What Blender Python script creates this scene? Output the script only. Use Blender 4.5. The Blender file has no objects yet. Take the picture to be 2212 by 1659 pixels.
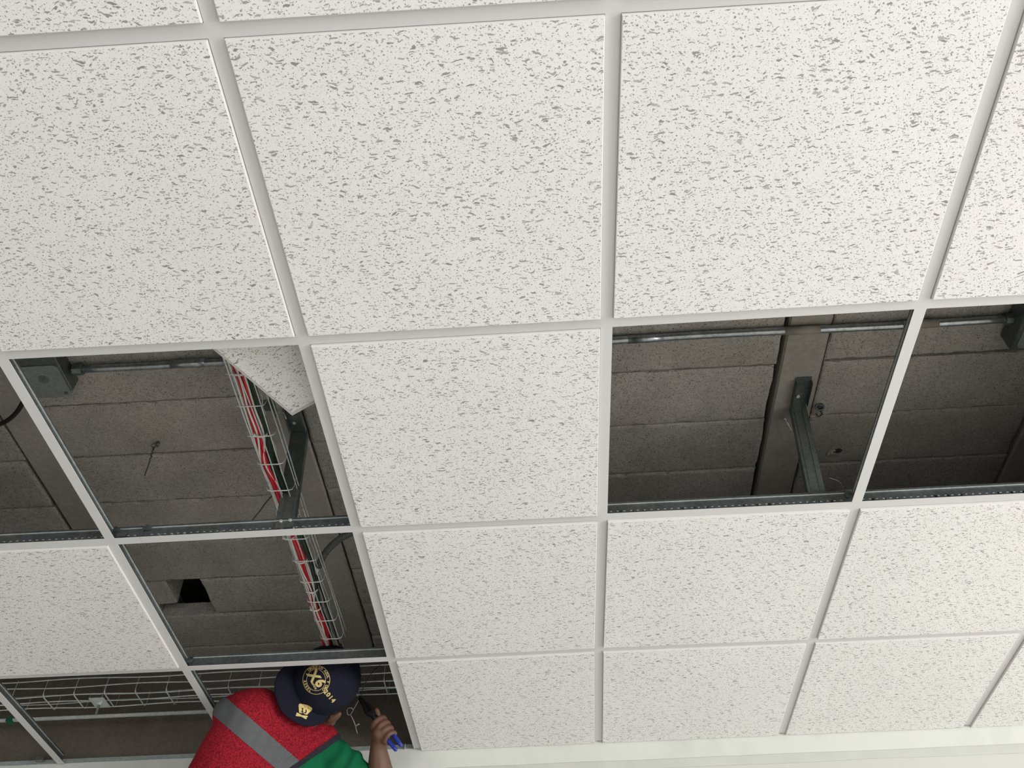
import bpy, bmesh, math, random
from mathutils import Vector, Matrix, noise
from mathutils.bvhtree import BVHTree
PI = math.pi
rnd = random.Random(7)
scene = bpy.context.scene
COL = scene.collection

# ------------------------------------------------------------------ camera
CZ = 3.0                                   # height of the suspended ceiling above the floor
CAM = Vector((1.0690260, -0.4870122, CZ - 1.3579960))
RM = Matrix(((0.99826986, 0.05622853, -0.01719403),
             (-0.05300394, 0.73396810, -0.67711255),
             (-0.02545317, 0.67685241, 0.73567857)))   # rows: right, down, forward
FPX = 1902.54
cam_d = bpy.data.cameras.new('camera')
cam = bpy.data.objects.new('camera', cam_d)
COL.objects.link(cam)
cam_d.sensor_width = 36.0
cam_d.lens = FPX / 2212 * 36.0
cam_d.clip_start = 0.02
right, down, fwd = RM[0], RM[1], RM[2]
cam.matrix_world = Matrix((
    (right.x, -down.x, -fwd.x, CAM.x), (right.y, -down.y, -fwd.y, CAM.y),
    (right.z, -down.z, -fwd.z, CAM.z), (0, 0, 0, 1)))
scene.camera = cam

# ------------------------------------------------------------------ light and exposure
scene.view_settings.view_transform = 'Standard'
scene.view_settings.look = 'None'
scene.view_settings.gamma = 1.0
scene.view_settings.use_curve_mapping = False
scene.view_settings.exposure = 0.03
world = bpy.data.worlds.new('world')
scene.world = world
world.use_nodes = True
world.node_tree.nodes['Background'].inputs[0].default_value = (0.80, 0.90, 1.0, 1)
world.node_tree.nodes['Background'].inputs[1].default_value = 0.6
def area(name, loc, target, sx, sy, power, col):
    l = bpy.data.lights.new(name, 'AREA')
    l.shape = 'RECTANGLE'; l.size = sx; l.size_y = sy; l.energy = power; l.color = col
    o = bpy.data.objects.new(name, l); COL.objects.link(o)
    o.location = loc
    o.rotation_euler = (Vector(target) - Vector(loc)).to_track_quat('-Z', 'Y').to_euler()
    return o
# daylight through the window openings of the right and the rear wall
area('daylight', (6.35, -1.3, 1.45), (0, -.6, 1.6), 5.2, 1.9, 318, (1.0, 0.985, 0.965))
area('daylight', (1.2, -4.35, 1.5), (1.2, 0, 1.35), 6.0, 1.8, 95, (0.97, 0.985, 1.0))

# ------------------------------------------------------------------ helpers
def P3(x, y, z): return Vector((x, y, CZ + z))          # z counts from the ceiling plane
def W(px, py, d):                                        # point seen at a pixel, at depth d in metres
    v = Vector(((px - 1106) / FPX, (py - 829.5) / FPX, 1.0)) * d
    return CAM + right * v.x + down * v.y + fwd * v.z
def onz(px, py, z):                                      # point seen at a pixel, on a horizontal plane
    q = W(px, py, 1.0) - CAM
    return CAM + q * ((CZ + z - CAM.z) / q.z)

def tag(o, label=None, cat=None, group=None, kind=None):
    if label: o['label'] = label
    if cat: o['category'] = cat
    if group: o['group'] = group
    if kind: o['kind'] = kind
    return o
def empty(name, loc, **k):
    o = bpy.data.objects.new(name, None); COL.objects.link(o)
    o.location = loc; o.empty_display_size = 0.05
    return tag(o, **k)
def obj(name, bm, mats, parent=None, origin=None, smooth=False, **k):
    if origin is not None:
        for v in bm.verts: v.co -= Vector(origin)
    me = bpy.data.meshes.new(name); bm.normal_update(); bm.to_mesh(me); bm.free()
    for m in (mats if isinstance(mats, (list, tuple)) else [mats]): me.materials.append(m)
    if smooth:
        for p in me.polygons: p.use_smooth = True
    o = bpy.data.objects.new(name, me); COL.objects.link(o)
    o.location = origin if origin is not None else (0, 0, 0)
    if parent:
        o.parent = parent
        o.location = Vector(o.location) - wloc(parent)
    return tag(o, **k)
def wloc(o):
    v = Vector((0, 0, 0))
    while o: v += Vector(o.location); o = o.parent
    return v
def box(bm, a, b, mi=0):
    x0, y0, z0 = a; x1, y1, z1 = b
    v = [bm.verts.new(c) for c in ((x0,y0,z0),(x1,y0,z0),(x1,y1,z0),(x0,y1,z0),(x0,y0,z1),(x1,y0,z1),(x1,y1,z1),(x0,y1,z1))]
    for f in ((3,2,1,0),(4,5,6,7),(0,1,5,4),(1,2,6,5),(2,3,7,6),(3,0,4,7)):
        bm.faces.new([v[i] for i in f]).material_index = mi
    return v
def bevel(bm, w, seg=1):
    bmesh.ops.bevel(bm, geom=bm.edges[:], offset=w, segments=seg, affect='EDGES', profile=0.5)
def tube(bm, pts, r, n=6, mi=0, cap=True, radii=None, smooth=True):
    pts = [Vector(p) for p in pts]
    rings = []; ref = None
    for i, p in enumerate(pts):
        t = (pts[min(i+1, len(pts)-1)] - pts[max(i-1, 0)]).normalized()
        if ref is None:
            ref = t.orthogonal().normalized()
        ref = (ref - t * ref.dot(t)).normalized()
        b = t.cross(ref)
        rr = radii[i] if radii else r
        rings.append([bm.verts.new(p + (ref*math.cos(2*PI*k/n) + b*math.sin(2*PI*k/n))*rr) for k in range(n)])
    for a, b in zip(rings, rings[1:]):
        for k in range(n):
            f = bm.faces.new((a[k], a[(k+1) % n], b[(k+1) % n], b[k])); f.smooth = smooth; f.material_index = mi
    if cap:
        bm.faces.new(rings[0][::-1]).material_index = mi; bm.faces.new(rings[-1]).material_index = mi
def spline(ctrl, n=8):
    c = [Vector(p) for p in ctrl]; c = [c[0]*2 - c[1]] + c + [c[-1]*2 - c[-2]]
    out = []
    for i in range(1, len(c)-2):
        for k in range(n):
            t = k/n
            out.append(0.5*((2*c[i]) + (c[i+1]-c[i-1])*t + (2*c[i-1]-5*c[i]+4*c[i+1]-c[i+2])*t*t + (3*c[i]-c[i-1]-3*c[i+1]+c[i+2])*t**3))
    out.append(c[-2])
    return out
def frame_box(bm, o, ax, ay, az, lo, hi, mi=0):
    vs = []
    for (i, j, k) in ((0,0,0),(1,0,0),(1,1,0),(0,1,0),(0,0,1),(1,0,1),(1,1,1),(0,1,1)):
        vs.append(bm.verts.new(o + ax*(hi[0] if i else lo[0]) + ay*(hi[1] if j else lo[1]) + az*(hi[2] if k else lo[2])))
    for f in ((3,2,1,0),(4,5,6,7),(0,1,5,4),(1,2,6,5),(2,3,7,6),(3,0,4,7)):
        bm.faces.new([vs[i] for i in f]).material_index = mi

# ------------------------------------------------------------------ materials
class M:
    def __init__(s, name, col=(.8,.8,.8), rough=.6, metal=0.0, spec=.5):
        s.m = bpy.data.materials.new(name); s.m.use_nodes = True
        s.t = s.m.node_tree; s.b = s.t.nodes['Principled BSDF']
        s.b.inputs['Base Color'].default_value = (*col, 1)
        s.b.inputs['Roughness'].default_value = rough
        s.b.inputs['Metallic'].default_value = metal
        s.b.inputs['Specular IOR Level'].default_value = spec
    def n(s, kind, **k):
        x = s.t.nodes.new(kind)
        for a, v in k.items():
            if a.startswith('i_'): x.inputs[int(a[2:])].default_value = v
            else: setattr(x, a, v)
        return x
    def l(s, a, b): s.t.links.new(a, b)
    def math(s, op, a, b=None, c=None, clamp=False):
        x = s.n('ShaderNodeMath', operation=op, use_clamp=clamp)
        for i, v in enumerate((a, b, c)):
            if v is None: continue
            if isinstance(v, (int, float)): x.inputs[i].default_value = v
            else: s.l(v, x.inputs[i])
        return x.outputs[0]
    def coords(s, scale=(1,1,1), rot=(0,0,0), rand=True, kind='Object'):
        tc = s.n('ShaderNodeTexCoord'); mp = s.n('ShaderNodeMapping')
        mp.inputs['Scale'].default_value = scale; mp.inputs['Rotation'].default_value = rot
        v = tc.outputs[kind]
        if rand:
            oi = s.n('ShaderNodeObjectInfo'); vm = s.n('ShaderNodeVectorMath', operation='SCALE')
            vm.inputs[0].default_value = (13.1, 7.7, 3.3); s.l(oi.outputs['Random'], vm.inputs['Scale'])
            ad = s.n('ShaderNodeVectorMath', operation='ADD'); s.l(v, ad.inputs[0]); s.l(vm.outputs[0], ad.inputs[1]); v = ad.outputs[0]
        s.l(v, mp.inputs['Vector'])
        return mp.outputs['Vector']
    def noise(s, vec, scale, detail=2, rough=.5, dist=0):
        x = s.n('ShaderNodeTexNoise'); x.inputs['Scale'].default_value = scale
        x.inputs['Detail'].default_value = detail; x.inputs['Roughness'].default_value = rough; x.inputs['Distortion'].default_value = dist
        s.l(vec, x.inputs['Vector']); return x
    def ramp(s, fac, stops, interp='LINEAR'):
        x = s.n('ShaderNodeValToRGB'); x.color_ramp.interpolation = interp
        e = x.color_ramp.elements
        while len(e) < len(stops): e.new(.5)
        for q, (p, c) in zip(e, stops):
            q.position = p; q.color = (*c, 1) if len(c) == 3 else c
        s.l(fac, x.inputs[0]); return x.outputs[0]
    def mix(s, fac, a, b, mode='MIX'):
        x = s.n('ShaderNodeMix', data_type='RGBA', blend_type=mode)
        for sock, v in ((x.inputs[0], fac), (x.inputs[6], a), (x.inputs[7], b)):
            if isinstance(v, (int, float)): sock.default_value = v
            elif isinstance(v, tuple): sock.default_value = (*v, 1)
            else: s.l(v, sock)
        return x.outputs[2]
    def color(s, c): s.l(c, s.b.inputs['Base Color'])
    def bump(s, h, strength=.3, dist=.002):
        x = s.n('ShaderNodeBump'); x.inputs['Strength'].default_value = strength; x.inputs['Distance'].default_value = dist
        s.l(h, x.inputs['Height']); s.l(x.outputs[0], s.b.inputs['Normal'])

def mat_tile():
    m = M('mineral_fibre', (.8,.78,.76), .9, spec=.15)
    base = m.coords()
    # wobble the coordinates so the pits get ragged outlines
    wob = m.noise(base, 150, 2)
    sub = m.n('ShaderNodeVectorMath', operation='SUBTRACT'); m.l(wob.outputs['Color'], sub.inputs[0]); sub.inputs[1].default_value = (.5,.5,.5)
    sc = m.n('ShaderNodeVectorMath', operation='SCALE'); m.l(sub.outputs[0], sc.inputs[0]); sc.inputs['Scale'].default_value = .0058
    wob2 = m.noise(base, 42, 1)
    sub2 = m.n('ShaderNodeVectorMath', operation='SUBTRACT'); m.l(wob2.outputs['Color'], sub2.inputs[0]); sub2.inputs[1].default_value = (.5,.5,.5)
    sc2 = m.n('ShaderNodeVectorMath', operation='SCALE'); m.l(sub2.outputs[0], sc2.inputs[0]); sc2.inputs['Scale'].default_value = .017
    ad = m.n('ShaderNodeVectorMath', operation='ADD'); m.l(base, ad.inputs[0]); m.l(sc.outputs[0], ad.inputs[1])
    ad2 = m.n('ShaderNodeVectorMath', operation='ADD'); m.l(ad.outputs[0], ad2.inputs[0]); m.l(sc2.outputs[0], ad2.inputs[1])
    def cells(src, sx, sy, rot, thr, keep, soft):
        mp = m.n('ShaderNodeMapping'); mp.inputs['Rotation'].default_value = (0, 0, rot); mp.inputs['Scale'].default_value = (sx, sy, 1)
        m.l(src, mp.inputs['Vector'])
        v = m.n('ShaderNodeTexVoronoi', voronoi_dimensions='2D'); v.inputs['Scale'].default_value = 1; m.l(mp.outputs[0], v.inputs['Vector'])
        wn = m.n('ShaderNodeSeparateColor'); m.l(v.outputs['Color'], wn.inputs[0])
        on = m.math('GREATER_THAN', wn.outputs[0], keep)
        size = m.math('MULTIPLY_ADD', wn.outputs[1], thr*.65, thr*.35)
        d = m.math('SUBTRACT', size, v.outputs['Distance'])
        k = m.math('DIVIDE', d, soft, clamp=True)
        k = m.math('MULTIPLY', k, on)
        return m.math('MULTIPLY', k, m.math('MULTIPLY_ADD', wn.outputs[2], .42, .58))
    f1 = cells(ad2.outputs[0], 38, 155, .14, .31, .58, .07)
    f2 = cells(ad2.outputs[0], 66, 195, .38, .30, .62, .07)
    p1 = cells(ad.outputs[0], 150, 172, .3, .27, .30, .06)
    p2 = cells(base, 250, 290, .5, .24, .45, .09)
    fis = m.math('MAXIMUM', f1, f2)
    pin = m.math('MAXIMUM', p1, m.math('MULTIPLY', p2, .9))
    allp = m.math('MAXIMUM', fis, m.math('MULTIPLY', pin, 1.0))
    tone = m.noise(base, 3, 2)
    col = m.ramp(tone.outputs[0], [(.3, (.785,.768,.757)), (.7, (.815,.798,.787))])
    col = m.mix(m.math('MULTIPLY', allp, .78), col, (.14,.125,.115))  # shade of the pits' depth put into the colour as dark grey
    m.color(col)
    fine = m.noise(base, 700, 2)
    h = m.math('SUBTRACT', m.math('MULTIPLY', fine.outputs[0], .12), allp)
    m.bump(h, .35, .0016)
    return m.m
def mat_plain(name, col, rough=.6, metal=0., var=.06, scale=8, bump=0., bscale=300, spec=.5):
    m = M(name, col, rough, metal, spec)
    v = m.coords()
    n = m.noise(v, scale, 3)
    m.color(m.ramp(n.outputs[0], [(.25, tuple(c*(1-var) for c in col)), (.75, tuple(min(1, c*(1+var)) for c in col))]))
    if bump:
        m.bump(m.noise(v, bscale, 2).outputs[0], bump, .001)
    return m.m
def mat_concrete(name, c0, c1, pit=1.0, stain=(.15,.11,.07)):
    m = M(name, c0, .92, spec=.2)
    v = m.coords()
    big = m.noise(v, 6, 4, .6); mid = m.noise(v, 70, 4, .65); fine = m.noise(v, 260, 3, .65)
    col = m.ramp(big.outputs[0], [(.3, c0), (.72, c1)])
    st = m.ramp(m.noise(v, 3.1, 3).outputs[0], [(.52, (0,0,0)), (.75, (1,1,1))])
    col = m.mix(m.math('MULTIPLY', st, .28), col, stain)
    col = m.mix(m.math('MULTIPLY', m.ramp(mid.outputs[0], [(.35, (1,1,1)), (.62, (0,0,0))]), .30), col, tuple(c*.55 for c in c0))
    pits = m.ramp(fine.outputs[0], [(.34, (1,1,1)), (.45, (0,0,0))])
    col = m.mix(m.math('MULTIPLY', pits, .9*pit), col, tuple(c*.22 for c in c0))
    lights = m.ramp(m.noise(v, 240, 2, .6).outputs[0], [(.63, (0,0,0)), (.72, (1,1,1))])
    col = m.mix(m.math('MULTIPLY', lights, .35*pit), col, tuple(min(1, c*1.7) for c in c1))
    m.color(col)
    h = m.math('ADD', m.math('MULTIPLY', mid.outputs[0], .5), m.math('MULTIPLY', fine.outputs[0], .7))
    m.bump(h, .55*pit, .003)
    return m.m
def mat_galv(name, c0, c1, rough, metal):
    m = M(name, c0, rough, metal)
    v = m.coords()
    vo = m.n('ShaderNodeTexVoronoi'); vo.inputs['Scale'].default_value = 90; m.l(v, vo.inputs['Vector'])
    n = m.noise(v, 12, 4, .6)
    f = m.math('ADD', m.math('MULTIPLY', vo.outputs['Distance'], .35), m.math('MULTIPLY', n.outputs[0], .8))
    m.color(m.ramp(f, [(.3, c0), (.8, c1)]))
    return m.m
def mat_fabric(name, col, var=.25, scale=420, rough=.9):
    m = M(name, col, rough, spec=.15)
    v = m.coords(rand=False)
    n = m.noise(v, scale, 2, .6); b = m.noise(v, 14, 3)
    c = m.ramp(n.outputs[0], [(.35, tuple(x*(1-var) for x in col)), (.65, tuple(min(1, x*(1+var)) for x in col))])
    c = m.mix(m.math('MULTIPLY', b.outputs[0], .25), c, tuple(x*.75 for x in col))
    m.color(c); m.bump(n.outputs[0], .25, .001)
    return m.m

TILE = mat_tile()
TEDGE = mat_plain('tile_edge', (.66,.64,.62), .9, var=.03)
FLANGE = mat_plain('tee_white_paint', (.62,.61,.605), .5, var=.02, scale=3)
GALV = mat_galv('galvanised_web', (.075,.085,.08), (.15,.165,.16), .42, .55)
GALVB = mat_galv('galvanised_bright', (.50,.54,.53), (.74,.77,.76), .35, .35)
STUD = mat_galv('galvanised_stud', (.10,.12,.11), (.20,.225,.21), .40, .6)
CONDUIT = mat_galv('galvanised_conduit', (.22,.24,.25), (.50,.53,.54), .30, .75)
WIRE = mat_galv('zinc_wire', (.48,.52,.51), (.76,.80,.78), .38, .3)
TIEWIRE = mat_plain('annealed_wire', (.05,.045,.04), .5, .5)
BLOCK = mat_concrete('block_concrete', (.33,.31,.28), (.44,.415,.375))
BEAM = mat_concrete('beam_concrete', (.32,.30,.265), (.38,.355,.315), .3)
TOPPING = mat_concrete('shaded_topping_concrete', (.05,.045,.04), (.07,.065,.055), .8)  # concrete darkened, so the shade of the cavity sits in the colour
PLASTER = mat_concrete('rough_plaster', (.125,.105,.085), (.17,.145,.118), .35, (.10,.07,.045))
WALLW = mat_plain('white_paint', (.53,.535,.50), .7, var=.03, scale=2.5, bump=.1)
FLOORM = mat_plain('cement_floor', (.60,.59,.56), .8, var=.08, scale=1.2)
GYP = mat_plain('gypsum', (.74,.73,.71), .85, var=.02)
RED = mat_plain('red_insulation', (.62,.012,.03), .4, var=.05)
WHITEC = mat_plain('white_insulation', (.72,.70,.66), .45, var=.05)
GREENC = mat_plain('green_insulation', (.010,.026,.013), .4, var=.1)
FLEX = mat_plain('grey_flexible_conduit', (.10,.10,.095), .5, var=.15, scale=40)
BLACKC = mat_plain('black_rubber', (.012,.012,.012), .5)
def mat_skim():
    m = M('skim_band', (.74,.745,.70), .75, spec=.3)
    v = m.coords(rand=False)
    n = m.noise(v, 4.5, 4, .6, .4)
    c = m.ramp(n.outputs[0], [(.5, (.62,.63,.585)), (.66, (.57,.58,.54)), (.8, (.49,.50,.455))])
    m.color(c); return m.m
SKIM = mat_skim()
def mat_tape():
    m = M('joint_tape', (.62,.64,.58), .8, spec=.2)
    v = m.coords(rand=False)
    n = m.noise(v, 7, 4, .6)
    m.color(m.ramp(n.outputs[0], [(.35, (.55,.56,.515)), (.62, (.51,.52,.475)), (.78, (.43,.44,.39))])); return m.m
TAPE = mat_tape()

# ------------------------------------------------------------------ room shell
XL, XR, YB, YF = -4.0, 6.5, -4.5, 2.42
def slabbox(name, a, b, mat, **k):
    bm = bmesh.new(); box(bm, a, b); return obj(name, bm, mat, kind='structure', **k)
slabbox('floor', (XL-.2, YB-.2, -.15), (XR+.2, YF+.25, 0), FLOORM)
slabbox('wall_left', (XL-.15, YB-.15, 0), (XL, YF, 3.62), WALLW)
# right wall with its window opening, rear wall with its window opening
bm = bmesh.new()
for a, b in (((XR,YB-.15,0),(XR+.15,YF,.45)), ((XR,YB-.15,2.45),(XR+.15,YF,3.62)), ((XR,YB-.15,.45),(XR+.15,-4.05,2.45)), ((XR,1.3,.45),(XR+.15,YF,2.45))): box(bm, a, b)
obj('wall_right', bm, WALLW, kind='structure')
bm = bmesh.new()
for a, b in (((XL,YB-.15,0),(XR,YB,.55)), ((XL,YB-.15,2.45),(XR,YB,3.62)), ((XL,YB-.15,.55),(-1.9,YB,2.45)), ((4.3,YB-.15,.55),(XR,YB,2.45))): box(bm, a, b)
obj('wall_rear', bm, WALLW, kind='structure')
# far wall: painted below the ceiling, rough plaster in the void above it
bm = bmesh.new(); box(bm, (XL, YF, 0), (XR, YF+.2, CZ-.088)); box(bm, (XL, YF+.012, CZ-.092), (XR, YF+.2, CZ+.012))
wall_back = obj('wall_back', bm, WALLW, kind='structure')
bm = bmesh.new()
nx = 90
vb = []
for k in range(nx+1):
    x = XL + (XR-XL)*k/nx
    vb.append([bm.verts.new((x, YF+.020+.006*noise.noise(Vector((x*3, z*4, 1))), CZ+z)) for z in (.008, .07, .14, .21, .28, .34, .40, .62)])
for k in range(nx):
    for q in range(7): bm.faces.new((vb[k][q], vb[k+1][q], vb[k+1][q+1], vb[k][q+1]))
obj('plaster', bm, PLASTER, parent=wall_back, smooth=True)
# skim coated band right under the tiles, joint tape beneath it
def wavy_band(name, y, z0, z1, amp0, amp1, th, mat, seed):
    bm = bmesh.new(); n = 160; rows = []
    for k in range(n+1):
        x = -2.4 + 7.2*k/n
        a = z0 + amp0*noise.noise(Vector((x*4, seed, 0))); b = z1 + amp1*noise.noise(Vector((x*9, seed, 5)))
        rows.append([bm.verts.new((x, y+th, CZ+a)), bm.verts.new((x, y, CZ+a)), bm.verts.new((x, y, CZ+b)), bm.verts.new((x, y+th, CZ+b))])
    for k in range(n):
        for q in range(3): bm.faces.new((rows[k][q], rows[k+1][q], rows[k+1][q+1], rows[k][q+1]))
    return obj(name, bm, mat, kind='structure')
trim_1 = wavy_band('trim_1', YF-.006, -.066, .004, .003, .0015, .012, SKIM, 2.1)
trim_2 = wavy_band('trim_2', YF-.002, -.094, -.060, .003, .0, .01, TAPE, 7.7)
# galvanised wall angle standing on top of the band, its leg against the plaster
bm = bmesh.new(); box(bm, (-2.4, YF-.004, CZ+.0), (4.8, YF-.0025, CZ+.020))
trim_3 = obj('trim_3', bm, mat_galv('wall_angle_zinc', (.26,.29,.28), (.40,.44,.43), .5, .3), kind='structure')

# ------------------------------------------------------------------ suspended ceiling grid
S = .61
MEAS = {(1,0):(462,65.2),(2,0):(1325,11),(1,1):(654.8,734.3),(2,1):(1310.3,697),(3,1):(1992,656.9),(2,2):(1301.3,1117.3),
        (3,2):(1848.8,1091),(1,2):(770,1142.6),(0,2):(240.4,1170.4),(0,1):(-1,767),(0,3):(399.3,1444.6),(1,3):(845.8,1423.9),(2,3):(1293.2,1401.4)}
I0, I1, J0, J1 = -3, 6, -2, 4
node = {}
for i in range(I0, I1+1):
    for j in range(J0, J1+1):
        x, y = i*S, j*S
        if (i, j) in MEAS:
            q = onz(*MEAS[(i, j)], 0); x, y = q.x, q.y
        if j == 4: y = YF - .012
        node[(i, j)] = Vector((x, y, 0))
OPEN = {(0,1), (-1,1), (0,2), (-1,3), (0,3), (-2,3), (2,1), (3,1)}

bm = bmesh.new()   # plain gypsum border around the grid, out of view
zc = CZ - .004
X0, X1, Y0 = node[(I0,0)].x, node[(I1,0)].x, node[(0,J0)].y
for a, b in (((XL,YB,zc),(X0,YF,zc+.015)), ((X1,YB,zc),(XR,YF,zc+.015)), ((X0,YB,zc),(X1,Y0,zc+.015))): box(bm, a, b)
ceiling = obj('ceiling', bm, GYP, kind='structure')

def tee(name, A, B, web_h, zoff=0.0, slots=False, wname='web'):
    """inverted T bar from A to B: white capped flange, galvanised web with a bulb"""
    A = Vector((A.x, A.y, CZ)); B = Vector((B.x, B.y, CZ)); L = (B-A).length
    ax = (B-A).normalized(); ay = Vector((0,0,1)).cross(ax); az = Vector((0,0,1))
    mid = (A+B)/2; o = A
    bm = bmesh.new()
    frame_box(bm, o, ax, ay, az, (0, -.012, zoff), (L, .012, zoff+.0013))
    fl = obj(name, bm, FLANGE, parent=ceiling, origin=mid)
    bm = bmesh.new()
    z0 = zoff+.0013
    frame_box(bm, o, ax, ay, az, (.003, -.0085, z0), (L-.003, .0085, z0+.0006))
    if slots:
        # the routed holes of a main runner: a strip below, a strip above, bridges between
        za, zb_ = z0+.0085, z0+.0165
        frame_box(bm, o, ax, ay, az, (0, -.0008, z0), (L, .0008, za))
        frame_box(bm, o, ax, ay, az, (0, -.0008, zb_), (L, .0008, web_h-.006))
        s = 0.0; cuts = []
        g = .075
        while g < L-.05:
            for d, w in ((-.030, .008), (0, .005), (.030, .008)): cuts.append((g+d-w/2, g+d+w/2))
            g += .152
        for c0, c1 in cuts:
            frame_box(bm, o, ax, ay, az, (s, -.0008, za), (c0, .0008, zb_)); s = c1
        frame_box(bm, o, ax, ay, az, (s, -.0008, za), (L, .0008, zb_))
        k = .02
        while k < L-.02:                                   # stitched rotary pinches
            frame_box(bm, o, ax, ay, az, (k, -.0017, z0+.0135), (k+.005, .0017, z0+.0150), 1); k += .0165
    else:
        frame_box(bm, o, ax, ay, az, (0, -.0008, z0), (L, .0008, web_h-.006))
    frame_box(bm, o, ax, ay, az, (.004, -.0032, web_h-.0065), (L-.004, .0032, web_h))
    frame_box(bm, o, ax, ay, az, (.006, -.0036, web_h-.0072), (L-.006, .0042, web_h-.0058), 1)  # bright strip along the bulb edge, a highlight put into the colour
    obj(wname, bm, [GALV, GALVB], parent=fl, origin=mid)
    return fl
HW = .012
def along(p, q, d): return p + (q-p).normalized()*d
# main runners: rows 0, 2 and 4's wall side; split at the splice seen beside the column-0 crossing
for j in (-2, 0, 2):
    pts = [node[(i, j)] for i in range(I0, I1+1)]
    i = 0
    while i < len(pts)-1:
        a, b = pts[i], pts[i+1]
        if j == 2 and i == 3:
            s = (onz(303.5, 1165, 0).x - a.x)/(b.x-a.x); c = a.lerp(b, s)
            tee('main_tee', a, c - (b-a).normalized()*.0004, .043, slots=True)
            tee('main_tee', c + (b-a).normalized()*.0004, b, .043, slots=True)
        else:
            tee('main_tee', a, b, .043, slots=(j == 2))
        i += 1
for i in range(I0, I1+1):              # 1.22 m tees in the even columns, 0.61 m tees in the odd ones
    for j in range(J0, J1):
        a, b = node[(i, j)], node[(i, j+1)]
        if i % 2 == 0:
            a2 = along(a, b, HW if j % 2 == 0 else 0); b2 = along(b, a, (HW if (j+1) % 2 == 0 else 0) if j+1 != J1 else .002)
        else:
            a2 = along(a, b, HW); b2 = along(b, a, HW if j+1 != J1 else .002)
        tee('cross_tee', a2, b2, .032 if j % 2 else .036)
for j in (-1, 1, 3):
    for i in range(I0, I1):
        a, b = node[(i, j)], node[(i+1, j)]
        a2 = along(a, b, HW if i % 2 == 0 else 0); b2 = along(b, a, HW if (i+1) % 2 == 0 else 0)
        tee('cross_tee', a2, b2, .040)
# connector clips where tees meet inside the openings
def clip_at(p, parent=None):
    bm = bmesh.new()
    box(bm, (p.x-.012, p.y-.0035, p.z), (p.x+.010, p.y-.0020, p.z+.012))
    box(bm, (p.x-.004, p.y-.009, p.z+.010), (p.x+.003, p.y-.0020, p.z+.0125))
    return obj('tee_clip', bm, GALV, parent=ceiling, origin=p)
for px, py, z in ((250, 1150, .022), (318, 1146, .026), (262, 1160, .004), (408, 1432, .012), (797, 1131, .02)):
    q = onz(px, py, z); clip_at(Vector((q.x, q.y, CZ+z)))

def ring_mesh(bm, rings):
    R = [[bm.verts.new(c) for c in r] for r in rings]
    bm.faces.new(R[0][::-1]); bm.faces.new(R[-1])
    for a, b in zip(R, R[1:]):
        for k in range(4): bm.faces.new((a[k], a[(k+1) % 4], b[(k+1) % 4], b[k])).material_index = 1
def tile_mesh(c, inset_face, drop, th, lip):
    """c: four corners (grid nodes) counter-clockwise; tegular edge"""
    ctr = sum(c, Vector((0,0,0)))/4
    def ins(d, z):
        out = []
        for k in range(4):
            p, nx_, pv = c[k], c[(k+1) % 4], c[k-1]
            out.append(p + (nx_-p).normalized()*d + (pv-p).normalized()*d + Vector((0,0,z)))
        return out
    bm = bmesh.new()
    ring_mesh(bm, [ins(inset_face+.0015, -drop), ins(inset_face, -drop+.0013), ins(inset_face, lip), ins(.004, lip), ins(.004, lip+th), ins(.006, lip+th+.001)])
    return bm, ctr
for i in range(I0, I1):
    for j in range(J0, J1):
        if (i, j) in OPEN: continue
        c = [node[(i,j)], node[(i+1,j)], node[(i+1,j+1)], node[(i,j+1)]]
        c = [v.copy() for v in c]
        if j == J1-1:                                     # cut tiles run to the wall
            for v in c[2:]: v.y += .004
        jx, jy = rnd.uniform(-.0006, .0006), rnd.uniform(-.0006, .0006)
        c = [v + Vector((jx, jy, CZ)) for v in c]
        bm, ctr = tile_mesh(c, .0132, .0065 + rnd.uniform(-.0006, .0006), .006, .0022)
        if j == J1-1:
            for v in bm.verts:
                if v.co.y > YF-.05: v.co.y = min(v.co.y + .014, YF-.006)
        obj('ceiling_tile', bm, [TILE, TEDGE], parent=ceiling, origin=ctr)

# loose tile lying askew on top of the grid, one corner over the opening
cor = onz(630, 903, .047); cor.z = CZ+.047
e1 = onz(455, 757, .047) - onz(630, 903, .047); e1.z = 0; e1.normalize()
e2 = Vector((-e1.y, e1.x, 0)); e2 = e2 if e2.dot(onz(682, 877, .047)-onz(630, 903, .047)) > 0 else -e2
w = .595
loc_c = cor + e1*w/2 + e2*w/2
bm = bmesh.new()
def lq(d, z): return [cor + e1*a + e2*b + Vector((0,0,z)) for a, b in ((d,d),(w-d,d),(w-d,w-d),(d,w-d))]
quads = [lq(.0125, 0), lq(.010, .0012), lq(.0095, .006), lq(.001, .0065), lq(0, .0075), lq(0, .0145), lq(.001, .015)]
ring_mesh(bm, quads); bmesh.ops.recalc_face_normals(bm, faces=bm.faces[:])
lt = Matrix((e2, Vector((0,0,1)).cross(e2), Vector((0,0,1)))).transposed()
for v in bm.verts: v.co = lt.inverted() @ (v.co - loc_c)
o = obj('loose_ceiling_tile', bm, [TILE, TEDGE], label='white fissured ceiling tile lying askew on top of the grid, one corner over the opening', cat='ceiling tile')
o.location = loc_c; o.rotation_euler = lt.to_euler()

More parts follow.
